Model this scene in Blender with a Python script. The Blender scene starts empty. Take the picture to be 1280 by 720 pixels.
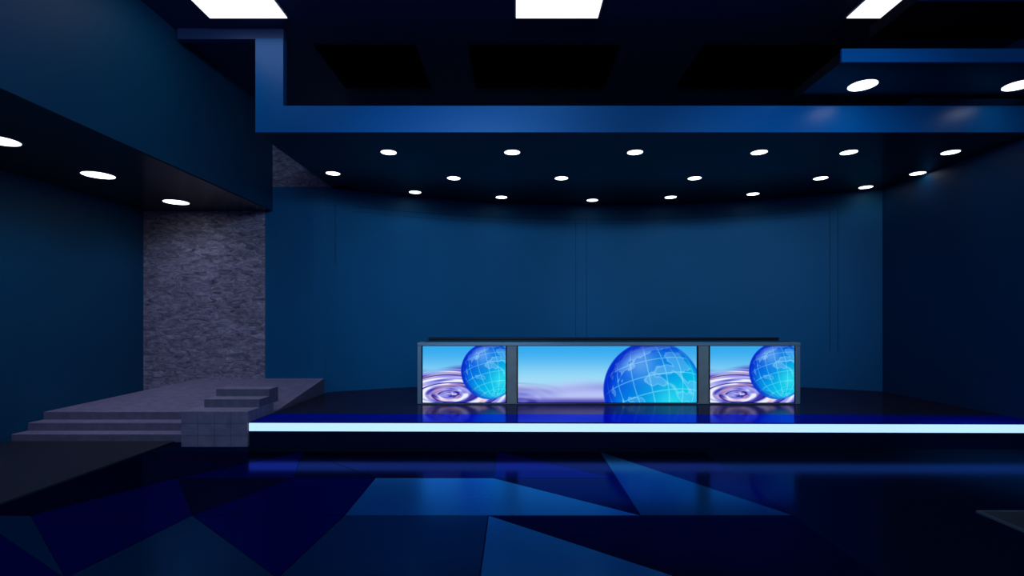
import bpy, bmesh, math, random
import numpy as np
from mathutils import Vector
random.seed(3)
S=bpy.context.scene
S.view_settings.view_transform='Standard'
S.view_settings.look='None'
COL=S.collection

# ------------------------------------------------------------------ materials
def mat(name,col,rough=.5,metal=0,spec=.5,emit=None,estr=0,noise=None,bump=None):
    m=bpy.data.materials.new(name); m.use_nodes=True
    nt=m.node_tree; b=nt.nodes['Principled BSDF']
    b.inputs['Base Color'].default_value=(*col,1)
    b.inputs['Roughness'].default_value=rough
    b.inputs['Metallic'].default_value=metal
    b.inputs['Specular IOR Level'].default_value=spec
    if emit:
        b.inputs['Emission Color'].default_value=(*emit,1)
        b.inputs['Emission Strength'].default_value=estr
    tc=nt.nodes.new('ShaderNodeTexCoord')
    if noise:
        sc,amt=noise
        n=nt.nodes.new('ShaderNodeTexNoise'); n.inputs['Scale'].default_value=sc; n.inputs['Detail'].default_value=5
        nt.links.new(tc.outputs['Object'],n.inputs['Vector'])
        mx=nt.nodes.new('ShaderNodeMix'); mx.data_type='RGBA'
        mx.inputs[6].default_value=(*[c*(1-amt) for c in col],1)
        mx.inputs[7].default_value=(*[min(1,c*(1+amt)) for c in col],1)
        nt.links.new(n.outputs['Fac'],mx.inputs[0]); nt.links.new(mx.outputs[2],b.inputs['Base Color'])
    if bump:
        sc,st,vec=bump
        mp=nt.nodes.new('ShaderNodeMapping'); mp.inputs['Scale'].default_value=vec
        nt.links.new(tc.outputs['Object'],mp.inputs['Vector'])
        n=nt.nodes.new('ShaderNodeTexNoise'); n.inputs['Scale'].default_value=sc; n.inputs['Detail'].default_value=4
        nt.links.new(mp.outputs[0],n.inputs['Vector'])
        bp=nt.nodes.new('ShaderNodeBump'); bp.inputs['Strength'].default_value=st; bp.inputs['Distance'].default_value=.02
        nt.links.new(n.outputs['Fac'],bp.inputs['Height']); nt.links.new(bp.outputs[0],b.inputs['Normal'])
    return m
def tinted(name,diff,gloss,rough):
    """dark lacquer: diffuse base plus a coloured mirror-like coat"""
    m=bpy.data.materials.new(name); m.use_nodes=True
    nt=m.node_tree; nt.nodes.clear()
    d=nt.nodes.new('ShaderNodeBsdfDiffuse'); d.inputs['Color'].default_value=(*diff,1)
    g=nt.nodes.new('ShaderNodeBsdfGlossy'); g.inputs['Color'].default_value=(*gloss,1)
    tc=nt.nodes.new('ShaderNodeTexCoord')
    n=nt.nodes.new('ShaderNodeTexNoise'); n.inputs['Scale'].default_value=1.3; n.inputs['Detail'].default_value=3
    nt.links.new(tc.outputs['Object'],n.inputs['Vector'])
    mr=nt.nodes.new('ShaderNodeMapRange'); mr.inputs['To Min'].default_value=rough*.85; mr.inputs['To Max'].default_value=rough*1.15
    nt.links.new(n.outputs['Fac'],mr.inputs['Value']); nt.links.new(mr.outputs[0],g.inputs['Roughness'])
    a=nt.nodes.new('ShaderNodeAddShader'); o=nt.nodes.new('ShaderNodeOutputMaterial')
    nt.links.new(d.outputs[0],a.inputs[0]); nt.links.new(g.outputs[0],a.inputs[1]); nt.links.new(a.outputs[0],o.inputs['Surface'])
    return m

def stone_mat():
    m=bpy.data.materials.new('slate_stone'); m.use_nodes=True
    nt=m.node_tree; b=nt.nodes['Principled BSDF']; b.inputs['Roughness'].default_value=.8
    tc=nt.nodes.new('ShaderNodeTexCoord')
    mp=nt.nodes.new('ShaderNodeMapping'); mp.inputs['Scale'].default_value=(3.6,3.6,10)
    nt.links.new(tc.outputs['Object'],mp.inputs['Vector'])
    n=nt.nodes.new('ShaderNodeTexNoise'); n.inputs['Scale'].default_value=1.3; n.inputs['Detail'].default_value=10
    n.inputs['Roughness'].default_value=.78; n.inputs['Distortion'].default_value=1.2
    nt.links.new(mp.outputs[0],n.inputs['Vector'])
    r=nt.nodes.new('ShaderNodeValToRGB')
    r.color_ramp.elements[0].position=.37; r.color_ramp.elements[0].color=(.12,.11,.145,1)
    r.color_ramp.elements[1].position=.65; r.color_ramp.elements[1].color=(.98,.88,.98,1)
    e=r.color_ramp.elements.new(.5); e.color=(.46,.40,.50,1)
    nt.links.new(n.outputs['Fac'],r.inputs[0]); nt.links.new(r.outputs[0],b.inputs['Base Color'])
    bp=nt.nodes.new('ShaderNodeBump'); bp.inputs['Strength'].default_value=1; bp.inputs['Distance'].default_value=.07
    nt.links.new(n.outputs['Fac'],bp.inputs['Height']); nt.links.new(bp.outputs[0],b.inputs['Normal'])
    return m

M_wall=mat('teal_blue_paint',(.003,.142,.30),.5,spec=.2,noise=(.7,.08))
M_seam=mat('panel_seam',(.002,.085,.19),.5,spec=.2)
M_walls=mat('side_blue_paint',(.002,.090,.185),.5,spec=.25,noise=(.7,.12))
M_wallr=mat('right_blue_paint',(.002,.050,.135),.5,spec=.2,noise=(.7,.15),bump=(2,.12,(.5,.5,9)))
M_fascia=mat('blue_lacquer',(.001,.13,.38),.32,spec=.3)
M_soffit=mat('soffit_gloss',(.020,.019,.027),.2,spec=.18)
M_ceil=mat('ceiling_dark',(.03,.055,.145),.45,spec=.3)
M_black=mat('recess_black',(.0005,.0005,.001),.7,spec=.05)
M_stone=stone_mat()
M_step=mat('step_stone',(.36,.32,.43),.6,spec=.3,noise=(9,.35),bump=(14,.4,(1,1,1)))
M_riser=mat('riser_stone_shaded',(.17,.155,.215),.6,spec=.3,noise=(9,.35),bump=(14,.4,(1,1,1)))  # step stone darkened: recess shading put into the riser colour
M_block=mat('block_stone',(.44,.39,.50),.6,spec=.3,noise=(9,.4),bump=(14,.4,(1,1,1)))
M_blockf=mat('block_stone_shaded',(.26,.235,.31),.6,spec=.3,noise=(9,.4),bump=(14,.4,(1,1,1)))  # darker copy of the block stone, side shading put into the colour
M_carpet=mat('grey_floor_finish',(.035,.035,.045),.35,spec=.3,noise=(3,.3))
M_plat=tinted('platform_top',(.026,.024,.034),(.14,.12,.20),.14)
M_platglow=tinted('platform_edge_glow',(.001,.010,.34),(.03,.06,.50),.12)  # saturated blue stands in for LED glow on the deck edge
M_platface=mat('platform_face',(.001,.007,.035),.4,spec=.2)
M_strip=mat('led_strip',(.5,.7,1),.4,emit=(.50,.78,1),estr=1.02)
M_floor=tinted('floor_navy_gloss',(.0008,.007,.018),(.007,.022,.10),.13)
M_t=[tinted('tile_black',(.0005,.0008,.004),(.010,.020,.11),.12),
     tinted('tile_navy',(.0003,.0012,.048),(.010,.020,.17),.12),
     tinted('tile_teal',(.001,.015,.034),(.016,.10,.26),.17),
     tinted('tile_blue_highlight',(.001,.028,.095),(.035,.22,.52),.26)]  # last tile: bright floor reflection put partly into its lighter blue
M_lamp=mat('lamp_emit',(1,1,1),.5,emit=(.93,.95,1),estr=4)
M_ring=mat('lamp_trim',(.5,.5,.6),.4)
M_panel=mat('panel_emit',(1,1,1),.5,emit=(.95,.95,1),estr=1.5)
M_silver=mat('brushed_silver',(.36,.39,.42),.4,metal=.4,bump=(30,.1,(1,1,8)))
M_tan=mat('desk_post',(.40,.33,.28),.45,noise=(5,.2))
M_deskdark=mat('desk_dark',(.01,.012,.02),.3)
M_glass=mat('desk_glass',(.02,.08,.12),.15,spec=.3)
M_rim=mat('rim_light',(.12,.15,.18),.4)

# ------------------------------------------------------------------ helpers
def mesh_obj(name,verts,faces,mats,fm=None,parent=None,smooth=False):
    me=bpy.data.meshes.new(name); me.from_pydata([tuple(v) for v in verts],[],faces)
    for m in (mats if isinstance(mats,(list,tuple)) else [mats]): me.materials.append(m)
    if fm:
        for p,i in zip(me.polygons,fm): p.material_index=i
    bm=bmesh.new(); bm.from_mesh(me); bmesh.ops.recalc_face_normals(bm,faces=bm.faces); bm.to_mesh(me); bm.free()
    if smooth:
        for p in me.polygons: p.use_smooth=True
    o=bpy.data.objects.new(name,me); COL.objects.link(o)
    if parent: o.parent=parent
    return o
def box(name,x0,x1,y0,y1,z0,z1,m,parent=None,bevel=0):
    """m may be [top material, side material]"""
    v=[(x,y,z) for z in(z0,z1) for y in(y0,y1) for x in(x0,x1)]
    f=[(0,1,3,2),(4,5,7,6),(0,1,5,4),(2,3,7,6),(0,2,6,4),(1,3,7,5)]
    fm=[1,0,1,1,1,1] if isinstance(m,list) and len(m)==2 else None
    o=mesh_obj(name,v,f,m,fm,parent=parent)
    if bevel:
        b=o.modifiers.new('b','BEVEL'); b.width=bevel; b.segments=2
    return o
def prism(name,pts,z0,z1,m,parent=None):
    n=len(pts); v=[(x,y,z0) for x,y in pts]+[(x,y,z1) for x,y in pts]
    f=[tuple(range(n)),tuple(range(n,2*n))]+[(i,(i+1)%n,(i+1)%n+n,i+n) for i in range(n)]
    return mesh_obj(name,v,f,m,parent=parent)
def empty(name,loc=(0,0,0)):
    e=bpy.data.objects.new(name,None); e.location=loc; COL.objects.link(e); return e

# ------------------------------------------------------------------ plan dimensions
XL,XR=-7.35,7.35
CEIL=5.87; PT=.35; SOF=4.41; SOFT=4.78; CAMZ=1.78
FY=7.2
def wy(x):
    u=abs((x-1.9)/5.4); return max(10.1,11.75-1.45*u**2.2)
xs=[-4.95,-4.5,-4.0]+list(np.linspace(-3.8,XR,64))

# ------------------------------------------------------------------ room shell
box('floor',XL,XR,-4,12.2,-.1,0,M_floor)
box('ceiling',XL,XR,-4,12.2,CEIL,CEIL+.1,M_ceil)
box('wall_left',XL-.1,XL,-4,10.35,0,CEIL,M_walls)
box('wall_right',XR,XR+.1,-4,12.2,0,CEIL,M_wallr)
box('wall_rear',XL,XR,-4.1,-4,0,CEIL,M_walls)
front=[(x,wy(x)) for x in xs]; backp=[(x,wy(x)+.12) for x in xs]
prism('wall_back',front+backp[::-1],0,SOF,M_wall)
def panel(name,x0,x1,z0,z1,off,th,m,parent,n=24):
    px=np.linspace(x0,x1,n)
    a=[(x,wy(x)-off) for x in px]; b=[(x,wy(x)-off-th) for x in px]
    return prism(name,a+b[::-1],z0,z1,m,parent)
wp=empty('wall_panelling')
w_=.018
panel('groove_mid_left',1.36,1.36+w_,1.0,4.1,0,.004,M_seam,wp,2)
panel('groove_mid_right',1.61,1.61+w_,1.0,4.1,0,.004,M_seam,wp,2)
panel('groove_left',-3.62,-3.62+w_,2.9,4.1,0,.004,M_seam,wp,2)
panel('groove_right',6.55,6.55+w_,1.1,4.1,0,.004,M_seam,wp,2)
panel('groove_right_outer',6.68,6.68+w_,1.1,4.1,0,.004,M_seam,wp,2)
panel('groove_top',-3.3,6.55,4.08,4.08+w_,0,.004,M_seam,wp,40)
panel('groove_top_inner',-3.3,6.55,3.98,3.98+w_*.7,0,.004,M_seam,wp,40)
prism('wall_stone',[(XL,10.1),(-4.95,10.1),(-4.95,10.3),(XL,10.3)],0,SOF,M_stone)
box('wall_stone_upper',XL,-3.3,10.1,10.3,SOF,CEIL,M_stone)
box('wall_upper_back',-3.3,XR,10.6,10.7,SOFT,CEIL,M_ceil)

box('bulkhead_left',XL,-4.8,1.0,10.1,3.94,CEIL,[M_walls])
box('trim_1',XL,-4.81,1.0,10.1,3.925,3.94,M_soffit)

fr=[(-3.65,FY),(XR,FY)]
sx=[x for x in xs if x>-3.65]
rear=[(x,wy(x)) for x in sx][::-1]+[(-3.65,wy(-3.65))]
so=empty('stage_soffit')
prism('soffit_slab',fr+rear,SOF,SOFT,M_soffit,so)
box('fascia',-3.65,XR,FY-.03,FY,SOF,SOFT,M_fascia,so)
box('fascia_upright',-3.65,-3.26,FY-.03,FY+.08,SOFT,5.72,M_fascia,so)
box('fascia_head',-4.75,-3.26,FY-.02,FY+.08,5.72,CEIL,M_ceil,so)
hb=empty('hanging_ceiling_panel')
box('slab',3.9,XR,6.16,7.15,4.87,5.0,M_soffit,hb); box('slab_fascia',3.9,XR,6.13,6.16,4.87,5.03,M_fascia,hb)
hb2=empty('hanging_ceiling_panel')
box('slab',4.55,XR,5.78,6.6,5.4,5.55,M_soffit,hb2); box('slab_fascia',4.55,XR,5.75,5.78,5.38,5.58,M_fascia,hb2)
cf=empty('ceiling_recess_panels')
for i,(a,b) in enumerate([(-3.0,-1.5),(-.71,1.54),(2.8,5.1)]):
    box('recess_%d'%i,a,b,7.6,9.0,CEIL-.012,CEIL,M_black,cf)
for a,b in [(-4.12,-3.08),(0,1.1),(4.45,5.55)]:
    e=empty('ceiling_light_panel')
    box('diffuser',a,b,5.7,6.89,CEIL-.03,CEIL-.004,M_panel,e)
    box('frame',a-.03,b+.03,5.67,6.92,CEIL-.02,CEIL,M_ceil,e)

# ------------------------------------------------------------------ downlights
def downlight(x,y,z,r,power,col=(.25,.45,1)):
    n=32; v=[];f=[];fm=[]
    prof=[(r*1.0,0),(r*1.0,-.008),(r*.94,-.012),(r*.92,-.010)]
    for R,h in prof:
        for i in range(n): v.append((R*math.cos(2*math.pi*i/n),R*math.sin(2*math.pi*i/n),h))
    for k in range(3):
        for i in range(n):
            j=(i+1)%n; f.append((k*n+i,k*n+j,(k+1)*n+j,(k+1)*n+i)); fm.append(0 if k!=2 else 1)
    f.append(tuple(3*n+i for i in range(n))); fm.append(1)
    o=mesh_obj('recessed_downlight',v,f,[M_ring,M_lamp],fm); o.location=(x,y,z)
    l=bpy.data.lights.new('beam','SPOT'); l.energy=power; l.color=col
    l.spot_size=math.radians(140); l.spot_blend=1; l.shadow_soft_size=r*.8
    lo=bpy.data.objects.new('beam',l); COL.objects.link(lo); lo.parent=o; lo.location=(0,0,-.02)
    return o
rows=[(-1.99,8.0,13),(-.06,8.0,13),(1.86,8.0,13),(3.8,8.0,13),(5.2,8.0,13),(6.79,8.0,4),
 (-3.27,9.15,4),(-1.15,9.46,9),(.84,9.46,9),(3.3,9.46,9),(5.63,9.46,9),(7.18,9.15,1),
 (-2.07,10.5,2),(-.31,10.93,2),(1.67,11.2,2),(3.3,10.93,2),(4.93,10.65,2),(6.9,10.1,1)]
for x,y,p in rows: downlight(x,y,SOF,.128,p)
for y in (2.9,4.5,6.09,7.55,9.28): downlight(-6.16,y,3.925,.215,38,(.56,.55,1))
downlight(4.55,6.72,4.87,.18,1.5); downlight(6.6,6.72,4.87,.18,1.5)

# ------------------------------------------------------------------ platform
G=.004
st=empty('stage_platform')
fr=[(-3.74,FY),(XR-G,FY-.12)]
pr=[(min(x,XR-G),wy(x)-G) for x in xs if x>-3.74][::-1]+[(-3.74,wy(-3.74)-G)]
prism('deck',fr+pr,0,PT-.004,M_plat,st)
prism('edge_glow_band',[(-3.74,FY-.005),(XR-G,FY-.125),(XR-G,FY+.5),(-3.74,FY+.62)],PT-.004,PT,M_platglow,st)  # LED glow along the front edge, painted as a blue band
prism('front_face',[(-3.74,FY-.012),(XR-G,FY-.132),(XR-G,FY-.12),(-3.74,FY)],0,PT-.002,M_platface,st)
prism('led_strip',[(-3.74,FY-.03),(XR-G,FY-.15),(XR-G,FY-.132),(-3.74,FY-.012)],.225,.335,M_strip,st)

# ------------------------------------------------------------------ left stairs and ramp
XS=XL+G; YS=10.1-G
es=empty('entry_stairs')
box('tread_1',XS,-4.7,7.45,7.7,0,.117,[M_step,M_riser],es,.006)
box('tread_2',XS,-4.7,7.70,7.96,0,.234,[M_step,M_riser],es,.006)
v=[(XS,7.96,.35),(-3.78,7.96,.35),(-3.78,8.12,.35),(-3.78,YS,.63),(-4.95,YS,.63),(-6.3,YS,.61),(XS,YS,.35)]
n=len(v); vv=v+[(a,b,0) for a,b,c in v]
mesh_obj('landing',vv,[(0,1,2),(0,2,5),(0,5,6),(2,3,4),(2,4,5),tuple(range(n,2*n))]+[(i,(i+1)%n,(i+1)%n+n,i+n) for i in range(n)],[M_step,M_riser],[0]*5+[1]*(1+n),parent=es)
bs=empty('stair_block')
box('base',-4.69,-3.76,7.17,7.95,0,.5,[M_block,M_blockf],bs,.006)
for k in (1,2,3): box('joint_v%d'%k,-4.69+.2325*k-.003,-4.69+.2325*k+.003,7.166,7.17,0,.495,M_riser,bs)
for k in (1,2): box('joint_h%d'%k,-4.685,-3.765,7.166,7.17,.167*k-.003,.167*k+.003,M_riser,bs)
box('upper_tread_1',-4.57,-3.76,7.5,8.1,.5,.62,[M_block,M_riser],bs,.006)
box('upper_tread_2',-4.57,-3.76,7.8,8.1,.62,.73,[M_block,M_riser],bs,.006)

# ------------------------------------------------------------------ floor finishes
fl=empty('floor_side_inlay')
box('slab',XS,-4.96,-1,7.44,0,.02,M_carpet,fl)
fl2=empty('floor_side_inlay')
box('slab',4.27,XR-G,-1,4.7,0,.02,M_carpet,fl2)
box('edge_side',4.25,4.27,-1,4.73,0,.022,M_rim,fl2); box('edge_far',4.27,XR-G,4.7,4.73,0,.022,M_rim,fl2)
C=[-4.41,-2.94,-1.56,-.25,1.13,2.52]; R=[1.2,2.4,3.52,4.65,5.75,6.9]
T=[
 ([(-4.41,R[3]),(-2.94,R[3]),(-3.8,R[4])],1),
 ([(-4.93,R[3]),(-4.41,R[3]),(-3.8,R[4]),(-4.93,R[4])],0),
 ([(-4.93,R[4]),(-3.8,R[4]),(-2.87,R[5]),(-4.93,R[5])],0),
 ([(-3.8,R[4]),(-2.94,R[3]),(-2.5,R[4])],0),
 ([(-3.8,R[4]),(-2.5,R[4]),(-2.87,R[5])],1),
 ([(-2.5,R[4]),(-2.94,R[3]),(-1.56,R[3]),(-1.58,R[4])],1),
 ([(-2.87,R[5]),(-2.5,R[4]),(-1.58,R[4])],0),
 ([(-2.87,R[5]),(-1.58,R[4]),(-.25,R[4]),(-.25,R[5])],0),
 ([(-1.58,R[4]),(-1.56,R[3]),(1.13,R[3]),(-.25,R[4])],3),
 ([(-.25,R[4]),(1.13,R[3]),(1.13,R[4])],0),
 ([(-.25,R[5]),(-.25,R[4]),(1.13,R[4])],1),
 ([(-.25,R[5]),(1.13,R[4]),(1.13,R[5])],0),
 ([(1.13,R[5]),(1.13,R[3]),(2.52,R[3])],2),
 ([(1.13,R[5]),(2.52,R[3]),(2.52,R[5])],0),
 ([(-4.93,R[3]),(-4.41,R[3]),(-3.1,R[2])],2),([(-4.93,R[3]),(-3.1,R[2]),(-4.93,R[2])],1),
 ([(-4.41,R[3]),(-2.94,R[3]),(-3.1,R[2])],1),
 ([(-2.94,R[3]),(-3.1,R[2]),(-1.64,R[2])],2),
 ([(-2.94,R[3]),(-1.64,R[2]),(-1.56,R[3])],1),
 ([(-1.56,R[3]),(-1.64,R[2]),(-.25,R[2]),(-.25,R[3])],2),
 ([(-.25,R[3]),(-.25,R[2]),(1.13,R[2])],3),
 ([(-.25,R[3]),(1.13,R[2]),(2.52,R[2]),(2.52,R[3])],0)]
for k in range(5):
    for j in (0,1):
        a,b=C[k],C[k+1]; y0,y1=R[j],R[j+1]
        T.append(([(a,y0),(b,y0),(a,y1)],(k+j)%3)); T.append(([(b,y0),(b,y1),(a,y1)],(k+j+1)%3))
v=[];f=[];fm=[]
for pts,c in T:
    ctr=Vector((sum(p[0] for p in pts)/len(pts),sum(p[1] for p in pts)/len(pts)))
    s=len(v); n=len(pts)
    for h in (.001,.005):
        for p in pts:
            d=(ctr-Vector(p)); q=Vector(p)+d.normalized()*.008
            v.append((q.x,q.y,h))
    f.append(tuple(range(s,s+n))); f.append(tuple(range(s+n,s+2*n))); fm+= [c,c]
    for i in range(n): f.append((s+i,s+(i+1)%n,s+(i+1)%n+n,s+i+n)); fm.append(c)
mesh_obj('floor_tiles',v,f,M_t,fm)

# ------------------------------------------------------------------ news desk
nd=empty('news_desk')
DX0,DX1,DY=-1.68,4.84,8.72
box('plinth',DX0+.04,DX1-.04,DY+.03,DY+.6,PT,PT+.04,M_deskdark,nd)
box('body',DX0+.05,DX1-.05,DY+.05,DY+.55,PT+.04,1.34,M_deskdark,nd)
box('top',DX0,DX1,DY-.02,DY+.62,1.34,1.40,M_silver,nd,.01)
box('top_glass',DX0+.12,DX1-.12,DY+.08,DY+.6,1.40,1.42,M_glass,nd)
box('top_ledge',DX0+.1,DX1-.1,DY+.5,DY+.64,1.42,1.465,M_deskdark,nd,.01)
box('side_left',DX0,DX0+.07,DY-.01,DY+.6,PT,1.34,M_silver,nd,.008)
box('side_right',DX1-.08,DX1,DY-.01,DY+.6,PT,1.34,M_silver,nd,.008)
def wx(px): return (px-645)/640*DY
box('post_1',wx(633.5),wx(646),DY-.005,DY+.06,PT,1.34,M_tan,nd,.01)
box('post_2',wx(873),wx(886),DY-.005,DY+.06,PT,1.34,M_tan,nd,.01)
box('rail_bottom',DX0+.07,DX1-.08,DY+.0,DY+.05,PT,PT+.035,M_silver,nd)

def smooth(a,b,x):
    t=np.clip((x-a)/(b-a),0,1); return t*t*(3-2*t)
def A(*c): return np.array(c)
def lerp(a,b,t): return a*(1-t[...,None])+b*t[...,None]
def wnoise(x,y,z,seed,f0=1.6,n=14):
    r=np.random.RandomState(seed); s=np.zeros_like(x)
    for k in range(n):
        d=r.normal(size=3)*(f0+k*.7); s=s+np.sin(x*d[0]+y*d[1]+z*d[2]+r.rand()*6.28)/(1+.22*k)
    return s
def screen_image(W,H,gc,gr,asp,rc,rs,wide):
    # picture colours authored in display space, converted to linear at the end
    u,vv=np.meshgrid((np.arange(W)+.5)/H*asp,(np.arange(H)+.5)/H)
    sky=lerp(A(.62,.86,.97),A(.22,.66,.94),smooth(.35,1.0,vv))
    warp=wnoise(u*1.2,vv*2,u*0,5,1.0,5)*.06
    dx=(u-rc[0])/rs; dy=(vv-rc[1])/(rs*.38)
    rr=np.sqrt(dx*dx+dy*dy)+warp; ang=np.arctan2(dy,dx)
    band=wnoise(rr*2.0,np.cos(ang)*.5,np.sin(ang)*.35,7,2.6,10)
    rip=lerp(A(.24,.22,.66),A(.58,.58,.92),smooth(-2.2,.4,band))
    rip=lerp(rip,A(.93,.94,1.0),smooth(.3,1.6,band))
    rip=lerp(rip,A(.93,.70,.70),.45*smooth(.55,1.0,np.sin(rr*5+ang*1.3+1)))
    rip=lerp(rip,A(.16,.12,.50),.8*smooth(.86,1.0,np.sin(rr*7.5-ang*.7)))
    if wide:
        soft=wnoise(u*.25,vv*3.2,u*0,9,1.6,8)
        rip2=lerp(A(.30,.36,.78),A(.72,.76,.96),smooth(-2,2,soft))
        rip2=lerp(rip2,A(.22,.16,.60),smooth(.12,.0,vv)*.8)
        k=smooth(.9,0,np.abs(u))*.35
        rip=lerp(rip2,rip,k)
        hor=smooth(.44,.22,vv+.03*np.sin(u*4))
    else:
        hor=smooth(.66,.50,vv+.05*np.sin(u*5+1))
    img=lerp(sky,rip,hor)
    gx=(u-gc[0])/gr; gy=(vv-gc[1])/gr; r2=gx*gx+gy*gy
    gz=np.sqrt(np.clip(1-r2,0,1))
    t=.22; X=gx*math.cos(t)+gy*math.sin(t); Y=-gx*math.sin(t)+gy*math.cos(t)
    p=.30; Y2=Y*math.cos(p)-gz*math.sin(p); Z2=Y*math.sin(p)+gz*math.cos(p)
    lat=np.arcsin(np.clip(Y2,-1,1)); lon=np.arctan2(X,Z2)
    g=lerp(A(.04,.28,.86),A(.05,.78,.92),smooth(-.7,.7,gx*.55-gy*.55+.1))
    q=wnoise(X*1.25,Y2*1.25,Z2*1.25,23)+.35*wnoise(X*5,Y2*5,Z2*5,4,1.6,8)
    land=smooth(.45,.7,q)
    g=lerp(g,A(.45,.72,.97),land*.5*smooth(-.9,.2,gy))
    g=lerp(g,A(.80,.94,1.),np.exp(-(q-.55)**2/.03)*.38)
    sheen=np.exp(-((gx+.25)**2+(gy-.55)**2)/.12)
    g=lerp(g,A(.70,.88,1.),sheen*.45)
    glow=np.exp(-((gx-.35)**2+(gy+.25)**2)/.10)
    g=lerp(g,A(.35,.98,.95),glow*.4)
    def lines(a,n,wd):
        q=a*n/math.pi; q=np.abs(q-np.round(q)); return np.clip(1-q/wd,0,1)
    cl=np.maximum(lines(lat,9,.05),lines(lon,9,.05/np.clip(np.cos(lat),.25,1)))
    g=lerp(g,A(.66,1.,1.),cl*.5)
    g=lerp(g,A(.03,.10,.72),smooth(.7,1.0,np.sqrt(r2))*.8*smooth(.7,-.5,gx-gy*.3))
    g=lerp(g,A(.05,.25,.85),smooth(.88,1.0,np.sqrt(r2))*.6)
    m=smooth(1.0,.97,np.sqrt(r2))
    img=lerp(img,g,m)
    return np.clip(img,0,1)**2.2
def screen(name,x0,x1,z0,z1,img):
    H,W,_=img.shape
    X=np.linspace(x0,x1,W+1); Z=np.linspace(z0,z1,H+1)
    gx,gz=np.meshgrid(X,Z); vs=np.stack([gx.ravel(),np.full(gx.size,DY-.006),gz.ravel()],1)
    i,j=np.meshgrid(np.arange(W),np.arange(H)); a=(j*(W+1)+i).ravel()
    fs=np.stack([a,a+1,a+W+2,a+W+1],1)
    me=bpy.data.meshes.new(name); me.from_pydata(vs.tolist(),[],fs.tolist())
    ca=me.color_attributes.new('pic','FLOAT_COLOR','CORNER')
    c=np.ones((H*W,4,4),dtype=np.float32); c[:,:,:3]=img.reshape(-1,1,3)
    ca.data.foreach_set('color',c.ravel())
    me.materials.append(M_screen)
    o=bpy.data.objects.new(name,me); COL.objects.link(o); o.parent=nd
    box(name+'_bezel',x0-.02,x1+.02,DY-.004,DY+.05,z0-.015,z1+.015,M_deskdark,nd)
M_screen=bpy.data.materials.new('display_picture'); M_screen.use_nodes=True
nt=M_screen.node_tree; nt.nodes.clear()
at=nt.nodes.new('ShaderNodeAttribute'); at.attribute_name='pic'
em=nt.nodes.new('ShaderNodeEmission'); em.inputs['Strength'].default_value=1.0
ou=nt.nodes.new('ShaderNodeOutputMaterial')
nt.links.new(at.outputs['Color'],em.inputs['Color']); nt.links.new(em.outputs[0],ou.inputs['Surface'])
z0,z1=.375,1.335
small=screen_image(220,150,(1.18,.56),.51,1.0,(.52,.14),.42,False)
big=screen_image(470,150,(2.36,.225),.873,1.0,(.1,-.05),.8,True)
screen('screen_left',wx(528.5),wx(632),z0,z1,small)
screen('screen_centre',wx(647.5),wx(870.5),z0,z1,big)
screen('screen_right',wx(887.5),wx(992.5),z0,z1,small)

# ------------------------------------------------------------------ added lights, no visible fixtures
def area(name,loc,target,sx,sy,e,col):
    l=bpy.data.lights.new(name,'AREA'); l.shape='RECTANGLE'; l.size=sx; l.size_y=sy; l.energy=e; l.color=col
    o=bpy.data.objects.new(name,l); COL.objects.link(o); o.location=loc
    o.rotation_euler=(Vector(target)-Vector(loc)).to_track_quat('-Z','Y').to_euler()
def spot(name,loc,target,ang,e,col,r=.15):
    l=bpy.data.lights.new(name,'SPOT'); l.spot_size=math.radians(ang); l.spot_blend=1; l.energy=e; l.color=col; l.shadow_soft_size=r
    o=bpy.data.objects.new(name,l); COL.objects.link(o); o.location=loc
    o.rotation_euler=(Vector(target)-Vector(loc)).to_track_quat('-Z','Y').to_euler()
area('added_fill_light',(1,-2.5,5.35),(1.5,9,2.2),6,.7,165,(.3,.58,1))  # added bluish fill behind the camera, brightens fascia and set
area('added_fill_light',(-1.5,-1.5,5.0),(-7.0,8,2.5),3,1,95,(.42,.56,1))  # added fill for the left wall and stairs
spot('added_spot_light',(-.6,-1,5.3),(-.9,11.2,2.0),36,1250,(.22,.60,1),.35)  # pair of spots added for the soft teal glow on the back wall
spot('added_spot_light',(3.5,-1,5.3),(4.1,11.2,2.0),36,1250,(.22,.60,1),.35)
spot('added_spot_light',(6.5,6.0,4.8),(6.3,5.8,0),42,900,(.1,.6,1))  # added to lay a teal pool on the right of the floor

w=bpy.data.worlds.new('World'); S.world=w; w.use_nodes=True
w.node_tree.nodes['Background'].inputs[0].default_value=(.05,.15,.5,1)
w.node_tree.nodes['Background'].inputs[1].default_value=.05

cam=bpy.data.cameras.new('camera'); co=bpy.data.objects.new('camera',cam); COL.objects.link(co)
co.location=(0,0,CAMZ); co.rotation_euler=(math.radians(90),0,0)
cam.sensor_width=36; cam.lens=18; cam.shift_x=-5/1280; cam.shift_y=40/1280
cam.clip_start=.05
S.camera=co
